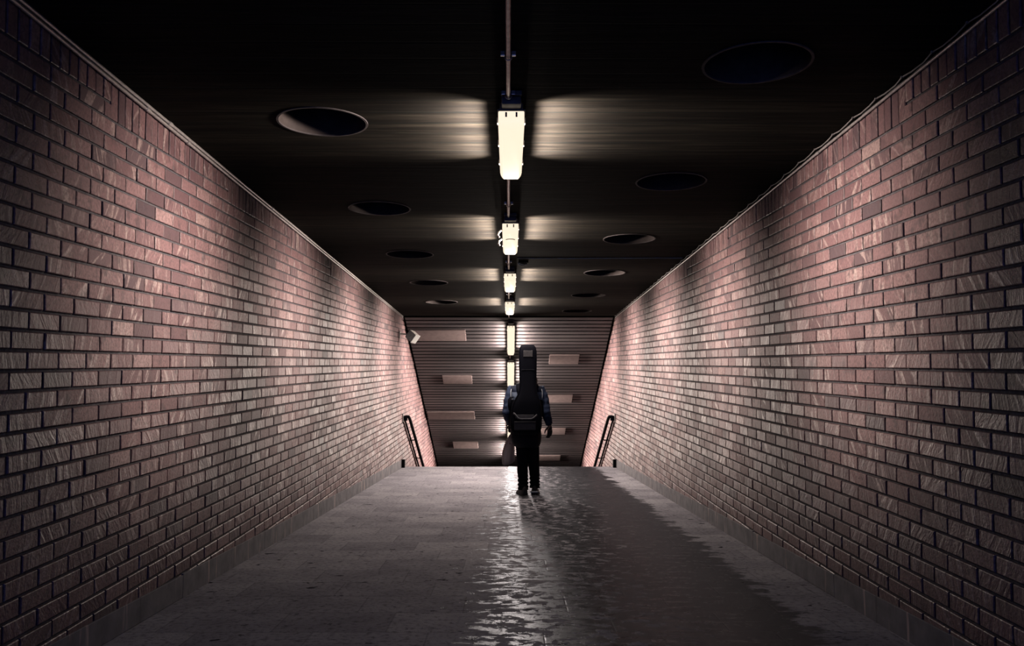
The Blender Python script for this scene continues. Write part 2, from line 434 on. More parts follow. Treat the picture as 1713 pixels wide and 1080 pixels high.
# flat ceiling with round wells
WR = 0.262
wells = [(-1.09, 4.92 + 2.235 * k) for k in range(5)] + [(1.2, 4.04 + 2.23 * k) for k in range(6)]
def ceiling():
    m = MB(); N = 48
    def rect(x0, x1, y0, y1): m.add([(x0, y0, CEIL), (x1, y0, CEIL), (x1, y1, CEIL), (x0, y1, CEIL)], [(0, 3, 2, 1)])
    h = 0.36
    cols = {-1.09: [], 1.2: []}
    for x, y in wells: cols[x].append(y)
    xs = [-HW - .02, -1.09 - h, -1.09 + h, 1.2 - h, 1.2 + h, HW + .02]
    rect(xs[0], xs[1], Y0, YC); rect(xs[2], xs[3], Y0, YC); rect(xs[4], xs[5], Y0, YC)
    for cx, ysl in cols.items():
        y = Y0
        for cy in sorted(ysl):
            rect(cx - h, cx + h, y, cy - h); y = cy + h
            inn, out = [], []
            for k in range(N):
                a = 2 * PI * k / N; c, s = math.cos(a), math.sin(a); q = h / max(abs(c), abs(s))
                inn.append((cx + WR * c, cy + WR * s, CEIL)); out.append((cx + q * c, cy + q * s, CEIL))
            m.add(inn + out, [(k, (k + 1) % N, N + (k + 1) % N, N + k) for k in range(N)])
        rect(cx - h, cx + h, y, YC)
    o = m.build('ceiling', M['ceil'])
    me = o.data
    bm = bmesh.new(); bm.from_mesh(me)
    for f in bm.faces:
        if f.normal.z > 0: f.normal_flip()
    bm.to_mesh(me); bm.free()
    return struct(o)
ceiling()
m = MB(); m.box((0, (Y0 + YC) / 2, CEIL + 0.42), (2 * HW + 0.6, YC - Y0, 0.12)); struct(m.build('ceiling_slab', M['void']))
well_lab = {
    (0, 1): 'largest round ceiling well on the left, with a lit crescent of lining',
    (0, 2): 'second round ceiling well on the left, beside the gap after the first lamp', (0, 3): 'third round ceiling well on the left, faintest of its row',
    (0, 4): 'fourth round ceiling well on the left, level with the third lamp', (0, 5): 'last round ceiling well on the left, closest to the slatted soffit',
    (1, 1): 'largest round ceiling well on the right, with a pale patch at its near rim',
    (1, 2): 'second round ceiling well on the right, nearly level with the end of the first lamp', (1, 3): 'third round ceiling well on the right, beside the second lamp',
    (1, 4): 'fourth round ceiling well on the right, just past the thin cross cable', (1, 5): 'fifth round ceiling well on the right, small dark sliver near the soffit',
    (1, 6): 'last round ceiling well on the right, barely visible at the soffit edge'}
cnt = {-1.09: 1, 1.2: 1}
for (x, y) in wells:
    side = 0 if x < 0 else 1; k = cnt[x]; cnt[x] += 1
    t = empty('ceiling_well', (x, y, CEIL)); tag(t, well_lab[(side, k)], 'ceiling well', 'round wells in the dark ceiling')
    N = 48; d = 0.22
    ring = lambda r, z: [Vector((r * math.cos(2 * PI * i / N), r * math.sin(2 * PI * i / N), z)) for i in range(N)]
    MB().loft([ring(WR, 0.0), ring(WR - 0.004, d * .5), ring(WR - 0.01, d), ring(WR + 0.02, d + 0.02), ring(WR + 0.02, 0.002)], False).build('lining', M['well'], t, 'auto')
    MB().loft([ring(WR - 0.008, d - .01), ring(WR - 0.008, d)]).build('cap', M['void'], t)
    MB().loft([ring(WR - 0.012, 0.003), ring(WR - 0.012, -0.005), ring(WR, -0.005), ring(WR + 0.002, 0.003)], False).build('rim', M['rim'], t, 'auto')
    if side == 1 and k == 1:
        mm = MB()
        for i in range(8):
            a0, a1 = math.radians(248 + 4 * i), math.radians(252 + 4 * i); r0 = WR - 0.012
            mm.box((0.93 * r0 * math.cos((a0 + a1) / 2), 0.93 * r0 * math.sin((a0 + a1) / 2), 0.195), (0.024, 0.05, 0.01), Matrix.Rotation((a0 + a1) / 2, 3, 'Z'))
        mm.build('patch', M['plate'], t)

# sloping soffit of boards
def soffit():
    m = MB(); R = Matrix.Rotation(-SLANG, 3, 'X'); pitch = 0.148; th = 0.028
    L = (YSE - YC) / math.cos(SLANG); n = int(L / pitch)
    for k in range(n):
        d = (k + 0.5) * pitch + 0.03; y = YC + d * math.cos(SLANG); z = zsoff(y) + th / 2
        m.box((0, y, z + 0.004), (2 * HW - 0.09, pitch - 0.046, th), R, 1)  # board sides coloured black: shade of the gaps put into the colour
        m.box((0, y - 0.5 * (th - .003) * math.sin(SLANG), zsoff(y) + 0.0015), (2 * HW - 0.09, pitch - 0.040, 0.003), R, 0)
    y = (YC + YSE) / 2
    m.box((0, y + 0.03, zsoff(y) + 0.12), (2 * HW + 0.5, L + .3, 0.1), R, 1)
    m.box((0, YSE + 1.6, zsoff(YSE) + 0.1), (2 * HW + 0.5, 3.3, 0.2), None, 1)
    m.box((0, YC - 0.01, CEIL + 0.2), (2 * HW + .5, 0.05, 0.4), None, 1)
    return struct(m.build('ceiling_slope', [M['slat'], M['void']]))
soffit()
m = MB(); m.box((0, YC + 0.005, CEIL - 0.012), (2 * HW - 0.02, 0.05, 0.03), None, 0, 0.004); struct(m.build('trim_1', M['ceil']))

# cover boards on the soffit
def plate(x0, x1, y0, y1, lab):
    yc = (y0 + y1) / 2; ln = (y1 - y0) / math.cos(SLANG)
    R = Matrix.Rotation(-SLANG, 3, 'X')
    o = MB().box((0, 0, 0), (x1 - x0, ln, 0.022), R, 0, 0.004).build('cover_board', M['plate'])
    o.location = ((x0 + x1) / 2, yc, zsoff(yc) - 0.0125)
    tag(o, lab, 'board', 'pinkish cover boards across the slatted soffit')
plate(-1.93, -0.845, 16.60, 17.02, 'long pinkish board high on the slatted soffit, beside the square fixture on the left')
plate(-1.435, -0.80, 18.57, 18.95, 'short pinkish board on the left of the soffit, level with the lower bright lamp')
plate(-1.93, -0.82, 20.47, 20.88, 'long pinkish board low on the left of the soffit, starting at the brick wall')
plate(-1.445, -0.80, 22.38, 22.79, 'short pinkish board lowest on the left of the soffit, above the floor edge')
plate(0.83, 1.44, 17.62, 18.01, 'topmost pinkish board on the right of the soffit, right of the guitar bag')
plate(0.82, 1.44, 19.54, 19.93, 'pinkish board on the right of the soffit, beside the person\'s right sleeve')
plate(0.80, 1.40, 21.46, 21.85, 'pinkish board on the right of the soffit, behind the person\'s right hand')
plate(0.78, 1.38, 23.34, 23.71, 'lowest pinkish board on the right of the soffit, beside the person\'s leg')

# ------------------------------------------------------------------ lamps
POW_DOWN, POW_WALL, POW_SIDE = 9.0, 17.5, 18.0
LCOL = (1.0, 0.87, 0.765)
LL = 1.18
def lamp_parts(t, broken=False, k=1.0, kd=1.0, ks=1.0, tilt=31, sp=62):
    b = MB(); b.box((0, LL / 2, -0.042), (0.125, LL - 0.02, 0.05), None, 0, 0.008)
    b.box((0, LL / 2, -0.064), (0.150, LL + 0.02, 0.010), None, 0, 0.003)
    b.build('housing', M['housing'], t, 'auto')
    e = MB(); e.box((0, -0.045, -0.035), (0.105, 0.08, 0.05), None, 0, 0.01); e.build('end_box', M['housing'], t, 'auto')
    br = MB(); br.box((0, -0.115, -0.012), (0.11, 0.025, 0.024), None, 0, 0.004); br.build('mounting_bracket', M['housing'], t)
    def ring(y, w, zt, zb, k):
        c = 0.018 * k
        return [Vector(p) for p in ((-w, y, zt), (-w, y, zb + c * 1.6), (-w * 0.93 + 0, y, zb + c * .6), (-w * .75, y, zb), (w * .75, y, zb), (w * .93, y, zb + c * .6), (w, y, zb + c * 1.6), (w, y, zt))]
    r = [ring(0.0, 0.066, -0.069, -0.125, 1), ring(0.012, 0.070, -0.069, -0.145, 1), ring(0.05, 0.071, -0.069, -0.158, 1),
         ring(LL - 0.16, 0.070, -0.069, -0.160, 1), ring(LL - 0.07, 0.062, -0.069, -0.150, 1), ring(LL, 0.046, -0.069, -0.115, 1)]
    MB().loft(r).build('diffuser', M['glow'], t, 'auto')
    for sx in (-1, 1):
        for q, y in enumerate((0.14, 0.55, 0.95)):
            c = MB()
            if broken and sx < 0 and q < 2:
                c.tube([(-0.08, y + .1, -0.075), (-0.105, y + .1, -0.10), (-0.112, y + .1, -0.125), (-0.098, y + .1, -0.145)], 0.009, 8)
            else:
                c.box((sx * 0.0745, y, -0.078), (0.009, 0.03, 0.034), None, 0, 0.002)
            c.build('clip', M['steel'], t)
        h = MB(); h.box((sx * 0.028, -0.001, -0.088), (0.010, 0.004, 0.026)); h.build('lamp_holder', M['housing'], t)
    if broken:
        g = MB(); g.tube([(0.03 * math.cos(a) * 1.3, 0.26 + 0.03 * math.sin(a), -0.161) for a in [PI + PI * i / 8 for i in range(9)]], 0.004, 6)
        g.build('crack', M['housing'], t)
    def area(nm, loc, rot, sx, sy, p, spread):
        L = bpy.data.lights.new(nm, 'AREA'); L.shape = 'RECTANGLE'; L.size = sx; L.size_y = sy; L.energy = p; L.color = LCOL; L.spread = spread
        o = bpy.data.objects.new(nm, L); COL.objects.link(o); o.parent = t; o.location = loc; o.rotation_euler = rot
    area('tube_light', (0, LL / 2 - 0.03, -0.164), (0, 0, 0), 0.008, LL - 0.2, POW_DOWN * kd, PI)
    for sx in (-1, 1):
        a = math.radians(90 + tilt)
        area('side_light', (sx * 0.083, LL / 2 - .03, -0.115), (0, -sx * a, 0), 0.05, LL - 0.16, POW_SIDE * ks, math.radians(sp))
        a = math.radians(90 - 18)
        area('wall_light', (sx * 0.075, LL / 2 - .03, -0.150), (0, -sx * a, 0), 0.04, LL - 0.16, POW_WALL * k, math.radians(64))
G = 'row of tube lamps down the middle of the ceiling'
lab = ['nearest and largest lit tube lamp on the dark ceiling', 'second lit tube lamp on the dark ceiling, with loose clips hanging on its left side',
       'third lit tube lamp on the dark ceiling, counted from the camera', 'farthest lit tube lamp on the flat dark ceiling, just before the slatted soffit']
LX = 0.012; LY = [4.53 + 2.915 * k for k in range(4)]
for k, y in enumerate(LY):
    t = empty('tube_lamp', (LX, y, CEIL)); tag(t, lab[k], 'lamp', G); lamp_parts(t, broken=(k == 1), k=(0.85, 0.8, 1.0, 1.2)[k], kd=(0.2, 1.0, 4.2, 12.0)[k], ks=(1.0, 1.15, 1.3, 1.4)[k])
lab2 = ['upper bright tube lamp on the slatted soffit, left of the guitar bag top', 'second bright tube lamp on the slatted soffit, ending at the person\'s left shoulder',
        'tube lamp on the slatted soffit hidden behind the person\'s back', 'tube lamp on the slatted soffit glimpsed under the person\'s left elbow',
        'lowest tube lamp on the slatted soffit, behind the carrier bag']
SY = [16.34 + 1.5 * k for k in range(5)]
for k, y in enumerate(SY):
    t = empty('tube_lamp', (LX + 0.025, y, zsoff(y) - 0.002), (-SLANG, 0, 0)); tag(t, lab2[k], 'lamp', G); lamp_parts(t, k=1.4, kd=6.5, ks=0.9, tilt=18, sp=125)

# conduit runs between the lamps
def conduit(y0, y1, lab, clips, slope=False):
    if slope: t = empty('conduit_pipe', (LX + 0.01, y0, zsoff(y0)), (-SLANG, 0, 0)); ln = (y1 - y0) / math.cos(SLANG)
    else: t = empty('conduit_pipe', (-0.004, y0, CEIL)); ln = y1 - y0
    MB().tube([(0, 0, -0.026), (0, ln, -0.026)], 0.0115, 12).build('pipe', M['pipe'], t, 'auto')
    for c in clips:
        cl = MB(); cl.tube([(0.018 * math.cos(a), c, -0.026 + 0.018 * math.sin(a)) for a in [PI + PI * i / 8 for i in range(9)]] , 0.003, 6)
        for sx in (-1, 1):
            cl.box((sx * 0.026, c, -0.012), (0.02, 0.018, 0.022), None, 0, 0.002)
        cl.build('pipe_clip', M['steel'], t)
    tag(t, lab, 'conduit', 'conduit along the middle of the ceiling')
conduit(Y0, LY[0] - 0.10, 'pale conduit pipe above the camera, running into the nearest lamp', [5.90, 6.41])
conduit(LY[0] + LL + 0.0, LY[1] - 0.10, 'pale conduit pipe between the nearest and the second ceiling lamp', [0.3, 1.2])
conduit(LY[1] + LL + 0.0, LY[2] - 0.10, 'pale conduit pipe between the second and the third ceiling lamp', [0.4, 1.2])
conduit(LY[2] + LL + 0.0, LY[3] - 0.10, 'pale conduit pipe between the third and the last lamp of the flat ceiling', [0.4, 1.2])
conduit(LY[3] + LL + 0.0, YC - 0.03, 'short conduit pipe from the last flat ceiling lamp to the soffit edge', [0.3])
for k in range(4):
    conduit(SY[k] + LL * math.cos(SLANG) + 0.01, SY[k + 1] - 0.09,
            ['short bright conduit stub between the two bright soffit lamps', 'short conduit stub behind the person\'s shoulder', 'short conduit stub behind the person\'s elbow', 'short conduit stub behind the carrier bag'][k], [0.08], True)

# round socket with a loose wire, and the thin cable across the ceiling
t = empty('ceiling_socket', (0.165, 9.87, CEIL)); N = 24
rg = lambda r, z: [Vector((r * math.cos(2 * PI * i / N), r * math.sin(2 * PI * i / N), z)) for i in range(N)]
MB().loft([rg(0.058, 0.0), rg(0.058, -0.02), rg(0.046, -0.022), rg(0.044, -0.004)]).build('box', M['black'], t, 'auto')
MB().tube([(-0.06, -0.03, -0.02), (-0.045, 0.03, -0.03), (-0.015, 0.05, -0.035), (0.01, 0.055, -0.03), (0.02, 0.05, -0.022), (0.045, 0.045, -0.022)], 0.006, 8).build('wire', M['sole'], t, True)
tag(t, 'small round dark socket with a loose bright wire, right behind the second lamp', 'socket')
cb = MB().tube([(0.09, 9.62, CEIL - 0.005), (0.8, 9.63, CEIL - 0.005), (1.5, 9.61, CEIL - 0.005), (1.95, 9.6, CEIL - 0.005)], 0.0055, 8).build('cross_cable', M['sole'], None, True)
tag(cb, 'thin pale cable running sideways across the ceiling to the right wall', 'cable')

# conduits along the top of the left wall
def run_pipe(nm, x, z, r, lab, cat, mat, coup):
    t = empty(nm, (x, Y0, z))
    MB().tube([(0, 0, 0), (0, YC - Y0 - 0.02, 0)], r, 10).build('pipe', mat, t, 'auto')
    for y in coup:
        MB().tube([(0, y - Y0, 0), (0, y - Y0 + 0.05, 0)], r * 1.35, 10).build('coupling', mat, t, 'auto')
    return tag(t, lab, cat)
run_pipe('wall_conduit', -HW + 0.018, CEIL - 0.010, 0.0095, 'upper of two pale pipes along the top of the left brick wall', 'pipe', M['pipe'], [4.9, 7.1, 9.6, 12.2])
run_pipe('wall_conduit', -HW + 0.014, CEIL - 0.032, 0.0095, 'lower of two pale pipes along the top of the left brick wall', 'pipe', M['pipe'], [4.6, 5.2, 8.3, 11.0])
run_pipe('wall_conduit', HW - 0.012, CEIL - 0.031, 0.008, 'straight pale pipe along the top of the right brick wall', 'pipe', M['pipe'], [5.4, 8.0, 10.9])
t = empty('sagging_cable', (HW - 0.012, Y0, CEIL))
pts = []; y = 0.0
rs = random.Random(5)
while y < YC - Y0 - 0.1:
    pts.append((-0.012, y, -0.004)); pts.append((-0.006 + rs.uniform(-.006, .004), y + 0.10, -0.0105 - rs.uniform(0, .004))); pts.append((-0.006, y + 0.22, -0.0115)); y += 0.31
MB().tube(pts, 0.0045, 7).build('cable', M['cable'], t, True)
for i in range(0, len(pts), 3):
    p = pts[i]
    MB().box((p[0], p[1], p[2]), (0.016, 0.012, 0.010), None, 0, 0.002).build('cable_clip', M['cable'], t)
tag(t, 'thin wavy cable clipped along the top of the right brick wall', 'cable')

# ------------------------------------------------------------------ handrails, slots, fixture
def handrail(s, lab):
    x = s * 1.885; xw = s * 1.975
    t = empty('handrail', (s * HW, 16.45, 0)); P = lambda xx, y, z: (xx - s * HW, y - 16.45, z)
    k = STEP_R / STEP_T
    y1 = YSE + 0.2
    up = [P(xw + s * 0.01, 16.38, 0.93), P(x + s * 0.04, 16.37, 0.945), P(x + s * .008, 16.38, 0.94), P(x, 16.44, 0.92)] + [P(x, 16.6 + (y1 - 16.6) * i / 6, 0.87 - (y1 - 16.6) * i / 6 * k) for i in range(7)]
    MB().tube(up, 0.029, 14).build('rail', M['black'], t, 'auto')
    lo = [P(xw, 16.40, 0.90), P(xw, 16.6, 0.84)] + [P(xw, 16.6 + (y1 - 16.6) * i / 6, 0.84 - (y1 - 16.6) * i / 6 * k) for i in range(1, 7)]
    MB().tube(lo, 0.017, 10).build('wall_rail', M['black'], t, 'auto')
    yb = 17.55
    while yb < y1:
        z = 0.87 - (yb - 16.6) * k
        MB().tube([P(s * (HW + .004), yb, z - 0.03), P(x + s * 0.03, yb, z - 0.03), P(x, yb, z - 0.005)], 0.011, 8).build('bracket', M['black'], t, 'auto')
        yb += 1.05
    MB().box(P(s * (HW - 0.008), 16.36, 0.92), (0.02, 0.15, 0.16), None, 0, 0.004).build('wall_plate', M['cable'], t)
    MB().box(P(s * (HW - 0.05), 16.38, 0.905), (0.07, 0.09, 0.08), None, 0, 0.01).build('end_block', M['black'], t)
    return tag(t, lab, 'handrail', 'handrails down the stairs')
handrail(-1, 'black double handrail starting on the left brick wall at the stair head')
handrail(1, 'black double handrail starting on the right brick wall at the stair head')
for s, nm in ((-1, 'left'), (1, 'right')):
    t = empty('drain_box', (s * (HW - 0.02), 16.30, 0.0))
    MB().box((0, 0, 0.075), (0.075, 0.10, 0.15), None, 0, 0.005).build('casing', M['black'], t)
    MB().box((0, -0.052, 0.08), (0.05, 0.006, 0.10), None, 0, 0.002).build('cover', M['void'], t)
    tag(t, 'small upright black box at the end of the %s plinth by the stairs' % nm, 'box', 'black boxes at the plinth ends')
t = empty('wall_fixture', (-HW, 15.75, 2.44))
MB().box((0.006, 0, 0.0), (0.014, 0.10, 0.12), None, 0, 0.003).build('wall_plate', M['fixture'], t)
MB().tube([(0.0, 0, 0.02), (0.10, 0, 0.01), (0.20, 0, -0.02)], 0.014, 10).build('arm', M['fixture'], t, 'auto')
R = Matrix.Rotation(math.radians(42), 3, 'Y') @ Matrix.Rotation(math.radians(-24), 3, 'Z') @ Matrix.Rotation(math.radians(14), 3, 'X')
MB().box((0.235, 0, -0.03), (0.165, 0.15, 0.165), R, 0, 0.006).build('shell', M['fixture'], t)
c = Vector((0.235, 0, -0.03))
MB().box(c + R @ Vector((0.087, 0, 0)), (0.010, 0.156, 0.176), R, 0, 0.003).build('front_rim', M['sole'], t)
tag(t, 'pale square box fixture tilted on a short arm, high on the left wall', 'fixture')

# ------------------------------------------------------------------ person
PX, PY = 0.245, 11.45
person = empty('person', (PX, PY, 0))
tag(person, 'person walking away in blue jacket and black trousers with a long bag on the back', 'person')
def hand(mb, w, d, n, s, curl, sc_=1.0, rad=0.0088):
    w, d, n = Vector(w), Vector(d).normalized(), Vector(n).normalized(); sd = d.cross(n).normalized() * s
    mb.tube([w - d * .03, w, w + d * 0.045, w + d * 0.088], [(0.018, .026), (0.016, 0.030), (0.016, 0.040), (0.013, 0.040)], 12, up=n)
    fl = [(-0.030, .92), (-0.010, 1.03), (0.010, 1.0), (0.029, .82)]
    for (o, k) in fl:
        p = w + d * (0.084 + (0.006 if abs(o) < .02 else 0)) + sd * o; pts = [p - d * 0.02, p]; a = 0; rr = [rad * 1.1, rad * 1.08]
        for seg, c in zip((0.044, 0.028, 0.022), curl):
            a += c; dr = d * math.cos(a) + n * math.sin(a); p = p + dr * seg * k; pts.append(p); rr.append(rad * (1.0 if len(pts) < 4 else .86))
        mb.tube(pts, rr, 10); mb.ball(pts[-1], rad * .86, 8, 6)
    p = w + d * 0.022 - sd * 0.028; t1 = p + (d * .6 - sd * .55 + n * .35).normalized() * 0.042; t2 = t1 + (d * .85 - sd * .1 + n * .45).normalized() * 0.034; t3 = t2 + (d * .9 + sd * .15 + n * .4).normalized() * .022
    mb.tube([p - d * .01, p, t1, t2, t3], [.012, .0125, .0112, .0095, .008], 10)
    return mb
# joints (local: x right, y forward, z up)
SHL, ELL, WRL = Vector((-0.205, 0.0, 1.365)), Vector((-0.272, 0.0, 1.075)), Vector((-0.225, 0.175, 0.905))
SHR, ELR, WRR = Vector((0.172, 0.0, 1.365)), Vector((0.238, -0.005, 1.09)), Vector((0.292, 0.055, 0.895))
HL, KL, AL = Vector((-0.088, 0.0, 0.86)), Vector((-0.072, 0.015, 0.46)), Vector((-0.058, -0.02, 0.085))
HR, KR, AR = Vector((0.062, 0.0, 0.86)), Vector((0.082, 0.05, 0.47)), Vector((0.095, 0.06, 0.10))
def ell(z, cx, cy, rx, ry, n=28, p=2.3):
    out = []
    for i in range(n):
        a = 2 * PI * i / n; c, s = math.cos(a), math.sin(a)
        out.append(Vector((cx + rx * math.copysign(abs(c) ** (2 / p), c), cy + ry * math.copysign(abs(s) ** (2 / p), s), z)))
    return out
CX = -0.015
b = MB()
b.loft([ell(.80, CX, 0, .13, .095), ell(.88, CX, 0, .165, .11), ell(1.0, CX, 0, .14, .095), ell(1.12, CX, 0, .145, .10), ell(1.28, CX, 0.0, .165, .11), ell(1.38, CX, 0, .15, .09), ell(1.43, CX, 0.005, .08, .065), ell(1.46, CX, .01, .055, .055)])
b.tube([(CX, 0.0, 1.42), (CX, 0.02, 1.47), (CX, 0.03, 1.53)], [.055, .052, .054], 14)
hd = Vector((CX + 0.028, 0.035, 1.60))
b.ball(hd, (0.074, 0.094, 0.112), 20, 14); b.ball(hd + Vector((0, .045, -.055)), (.052, .05, .058)); b.tube([hd + Vector((0, .088, .01)), hd + Vector((0, .112, -.025)), hd + Vector((0, .092, -.032))], [.009, .014, .010], 8)
for sx in (-1, 1):
    b.ball(hd + Vector((sx * .074, -.005, -.012)), (.012, .02, .032)); b.ball(hd + Vector((sx * .03, .083, .012)), (.016, .01, .011))
b.tube([hd + Vector((-.024, .092, -.058)), hd + Vector((0, .099, -.056)), hd + Vector((.024, .092, -.058))], .007, 8)
for S, E, W in ((SHL, ELL, WRL), (SHR, ELR, WRR)):
    b.tube([S + Vector((-S.x * .25, 0, .01)), S, (S + E) / 2, E, (E + W) / 2, W], [.05, .052, .045, .037, .036, .027], 14)
for H, K, A in ((HL, KL, AL), (HR, KR, AR)):
    b.tube([H, (H + K) / 2, K, K * .6 + A * .4 + Vector((0, -.015, 0)), A], [.082, .075, .054, .052, .036], 16); b.tube([A + Vector((0, -.03, -.04)), A + Vector((0, .05, -.045)), A + Vector((0, .17, -.06))], [(.04, .034), (.04, .036), (.018, .035)], 12)
hand(b, WRL, (0.1, .28, -.95), (0.0, .95, .30), 1, (0.9, 1.3, 1.0)); hand(b, WRR, (0.05, .10, -1), (-.55, .83, 0.05), 1, (0.3, 0.45, 0.35))
remeshed(b, 'body', M['skin'], person, 0.006, 3)
g = MB(); hand(g, WRR, (0.05, .10, -1), (-.55, .83, 0.05), 1, (0.3, 0.45, 0.35), rad=.0106); g.tube([WRR + Vector((-.012, 0, .055)), WRR], [.032, .03], 14)
remeshed(g, 'glove', M['glove'], person, 0.005, 2)
g = MB(); hand(g, WRL, (0.1, .28, -.95), (0.0, .95, .30), 1, (0.9, 1.3, 1.0), rad=.0106); g.tube([WRL + Vector((-.012, -.05, .05)), WRL], [.032, .03], 14)
remeshed(g, 'glove', M['glove'], person, 0.005, 2)
# jacket
j = MB()
j.loft([ell(.615, CX + .012, 0, .150, .105), ell(.66, CX + .002, 0, .185, .125), ell(.74, CX - .005, 0, .203, .138), ell(.86, CX - .008, 0, .205, .142), ell(1.0, CX, 0, .192, .14), ell(1.15, CX, 0, .20, .142), ell(1.28, CX, 0, .212, .14),
        ell(1.36, CX, 0, .196, .122), ell(1.405, CX, 0, .155, .10), ell(1.44, CX, .005, .10, .082), ell(1.485, CX, .01, .078, .076), ell(1.50, CX, .012, .068, .068)])
for S, E, W in ((SHL, ELL, WRL), (SHR, ELR, WRR)):
    mid = (S + E) / 2; m2 = (E + W) / 2; sx = math.copysign(1, S.x)
    j.tube([S + Vector((-S.x * .35, 0, -.01)), S + Vector((0, 0, -.005)), mid * .5 + S * .5, mid + Vector((sx * .006, 0, 0)), mid * .5 + E * .5, E, m2, W + (E - W).normalized() * .02], [.075, .078, .078, .072, .070, .066, .058, .044], 18)
def puff(co):
    n = noise.noise(co * 9.0) * .006 + noise.noise(co * 24.0) * .0035
    lat = abs(co.x + .015)
    if lat > .2 and co.z < 1.36: n += 0.0014 * math.sin(co.z * 78 + noise.noise(co * 6) * 3)
    return n
remeshed(j, 'jacket', M['jacket'], person, 0.009, 4, puff)
for sx in (-1, 1):
    MB().tube([(CX + sx * .200, -.075, 1.375), (CX + sx * .207, -.105, 1.33), (CX + sx * .207, -.116, 1.28), (CX + sx * .203, -.118, 1.25)], (.0065), 8).build('piping', M['piping'], person, True)
MB().tube([(CX - .108, -.058, 1.435), (CX - .115, -.082, 1.40), (CX - .118, -.108, 1.35)], .006, 8).build('piping', M['piping'], person, True)
# trousers
tr = MB()
tr.loft([ell(.76, CX, 0, .15, .11), ell(.86, CX, 0, .165, .118), ell(.95, CX, 0, .15, .11)])
for H, K, A in ((HL, KL, AL), (HR, KR, AR)):
    lo = A + Vector((0, 0, -.02))
    tr.tube([H + Vector((0, 0, .03)), H * .7 + K * .3, H * .35 + K * .65, K, K * .6 + A * .4 + Vector((0, -.012, 0)), K * .25 + A * .75, A + Vector((0, 0, .02)), lo], [.088, .088, .080, .073, .070, .066, .068, .070], 18)
def fold(co):
    k = max(0, 1 - abs(co.z - .16) / .14)
    return noise.noise(co * 8) * .005 + k * .008 * math.sin(co.z * 130 + co.x * 30 + noise.noise(co * 7) * 3)
remeshed(tr, 'trousers', M['trouser'], person, 0.009, 3, fold)
# shoes
for nm, A, yaw in (('shoe', AL, .28), ('shoe', AR, -.10)):
    z0 = 0.002; Rz = Matrix.Rotation(yaw, 3, 'Z'); base = Vector((A.x, A.y, 0))
    def rr(y, w, z0_, z1, n=14):
        out = []
        for i in range(n):
            a = PI * i / (n - 1); out.append(base + Rz @ Vector((w * math.cos(a), y, z0_ + (z1 - z0_) * math.sin(a))))
        return out
    u = MB(); prof = [(-.085, .026, .085), (-.07, .038, .115), (-.03, .043, .125), (.02, .044, .115), (.08, .047, .085), (.14, .050, .068), (.18, .042, .055), (.20, .022, .04)]
    u.loft([rr(y, w, .026, h) for (y, w, h) in prof]); so = u.build(nm, M['shoe'], person, 'auto')
    def sr(z): 
        pts = []
        for (y, w, h) in prof: pts.append(base + Rz @ Vector((w + .005, y, z)))
        for (y, w, h) in reversed(prof): pts.append(base + Rz @ Vector((-w - .005, y, z)))
        return pts
    MB().loft([sr(z0), sr(.028)]).build('sole', M['shoe'] if A is AL else M['shoe'], so)
    if A is AR:
        w = MB(); ypts = [(-.064, .075), (-.035, .02), (-.02, -.052)]
        st = [base + Rz @ Vector(p) for p in ((-.051, -.03, .040), (-.050, -.066, .040), (-.034, -.092, .040), (0, -.099, .040), (.034, -.092, .040), (.050, -.066, .040), (.051, -.03, .040))]
        o = w.tube(st, .0115, 8).build('heel_stripe', M['sole'], so, True); o['label'] = 'white stripe around the heel'
# hair
h = MB(); h.ball(hd + Vector((0, -.012, .018)), (.080, .100, .110), 20, 12); h.loft([ell(1.40, CX + .04, -.07, .075, .03), ell(1.48, CX + .036, -.058, .085, .045), ell(1.56, CX + .03, -.03, .082, .07), ell(1.62, CX + .028, -.015, .08, .09)])
h.tube([(CX + .10, -.02, 1.56), (CX + .122, -.045, 1.49), (CX + .13, -.06, 1.445), (CX + .165, -.06, 1.40)], [.028, .026, .018, .005], 10)
h.tube([(CX + .08, -.04, 1.52), (CX + .105, -.06, 1.45), (CX + .135, -.07, 1.415)], [.022, .018, .004], 10)
remeshed(h, 'hair', M['hair'], person, 0.007, 3, lambda co: noise.noise(Vector((co.x * 40, co.y * 40, co.z * 4))) * .006)

# guitar bag: rounded head, long neck, waisted body against the back
def X(px): return (px - 851.5) / 129.0 - PX
def Z(py): return 1.18 - (py - 675.5) / 129.0
bag = empty('guitar_bag', (PX, PY - 0.16, Z(726))); tag(bag, 'long black padded guitar bag worn upright on the person\'s back', 'guitar bag')
prof = [(576, 875, 891, .030), (577.5, 872, 894, .038), (581, 869.5, 896.8, .045), (587, 868, 898, .048), (600, 868, 898.3, .05), (615, 868.4, 898, .05), (630, 868.8, 897.6, .052), (644, 869, 897.2, .056), (652, 868.3, 898, .06),
        (660, 865.5, 899.5, .064), (667, 861.5, 902, .068), (674, 857.5, 904.8, .07), (682, 855, 906.3, .07), (690, 854, 906.6, .07), (699, 853.6, 906.5, .07), (708, 853.2, 906.3, .07), (716, 854, 905.8, .068), (721, 856.5, 904, .062), (724.5, 861, 900, .05), (726, 867, 894, .035)]
oz = Z(726)
def bring(py, l, r, d):
    cx, rx = (X(l) + X(r)) / 2, (X(r) - X(l)) / 2
    return [Vector((p.x, p.y, p.z - oz)) for p in ell(Z(py), cx, -d, rx, d, 32, 2.9)]
MB().loft([bring(*p) for p in prof]).build('bag_body', M['nylon'], bag, 'auto')
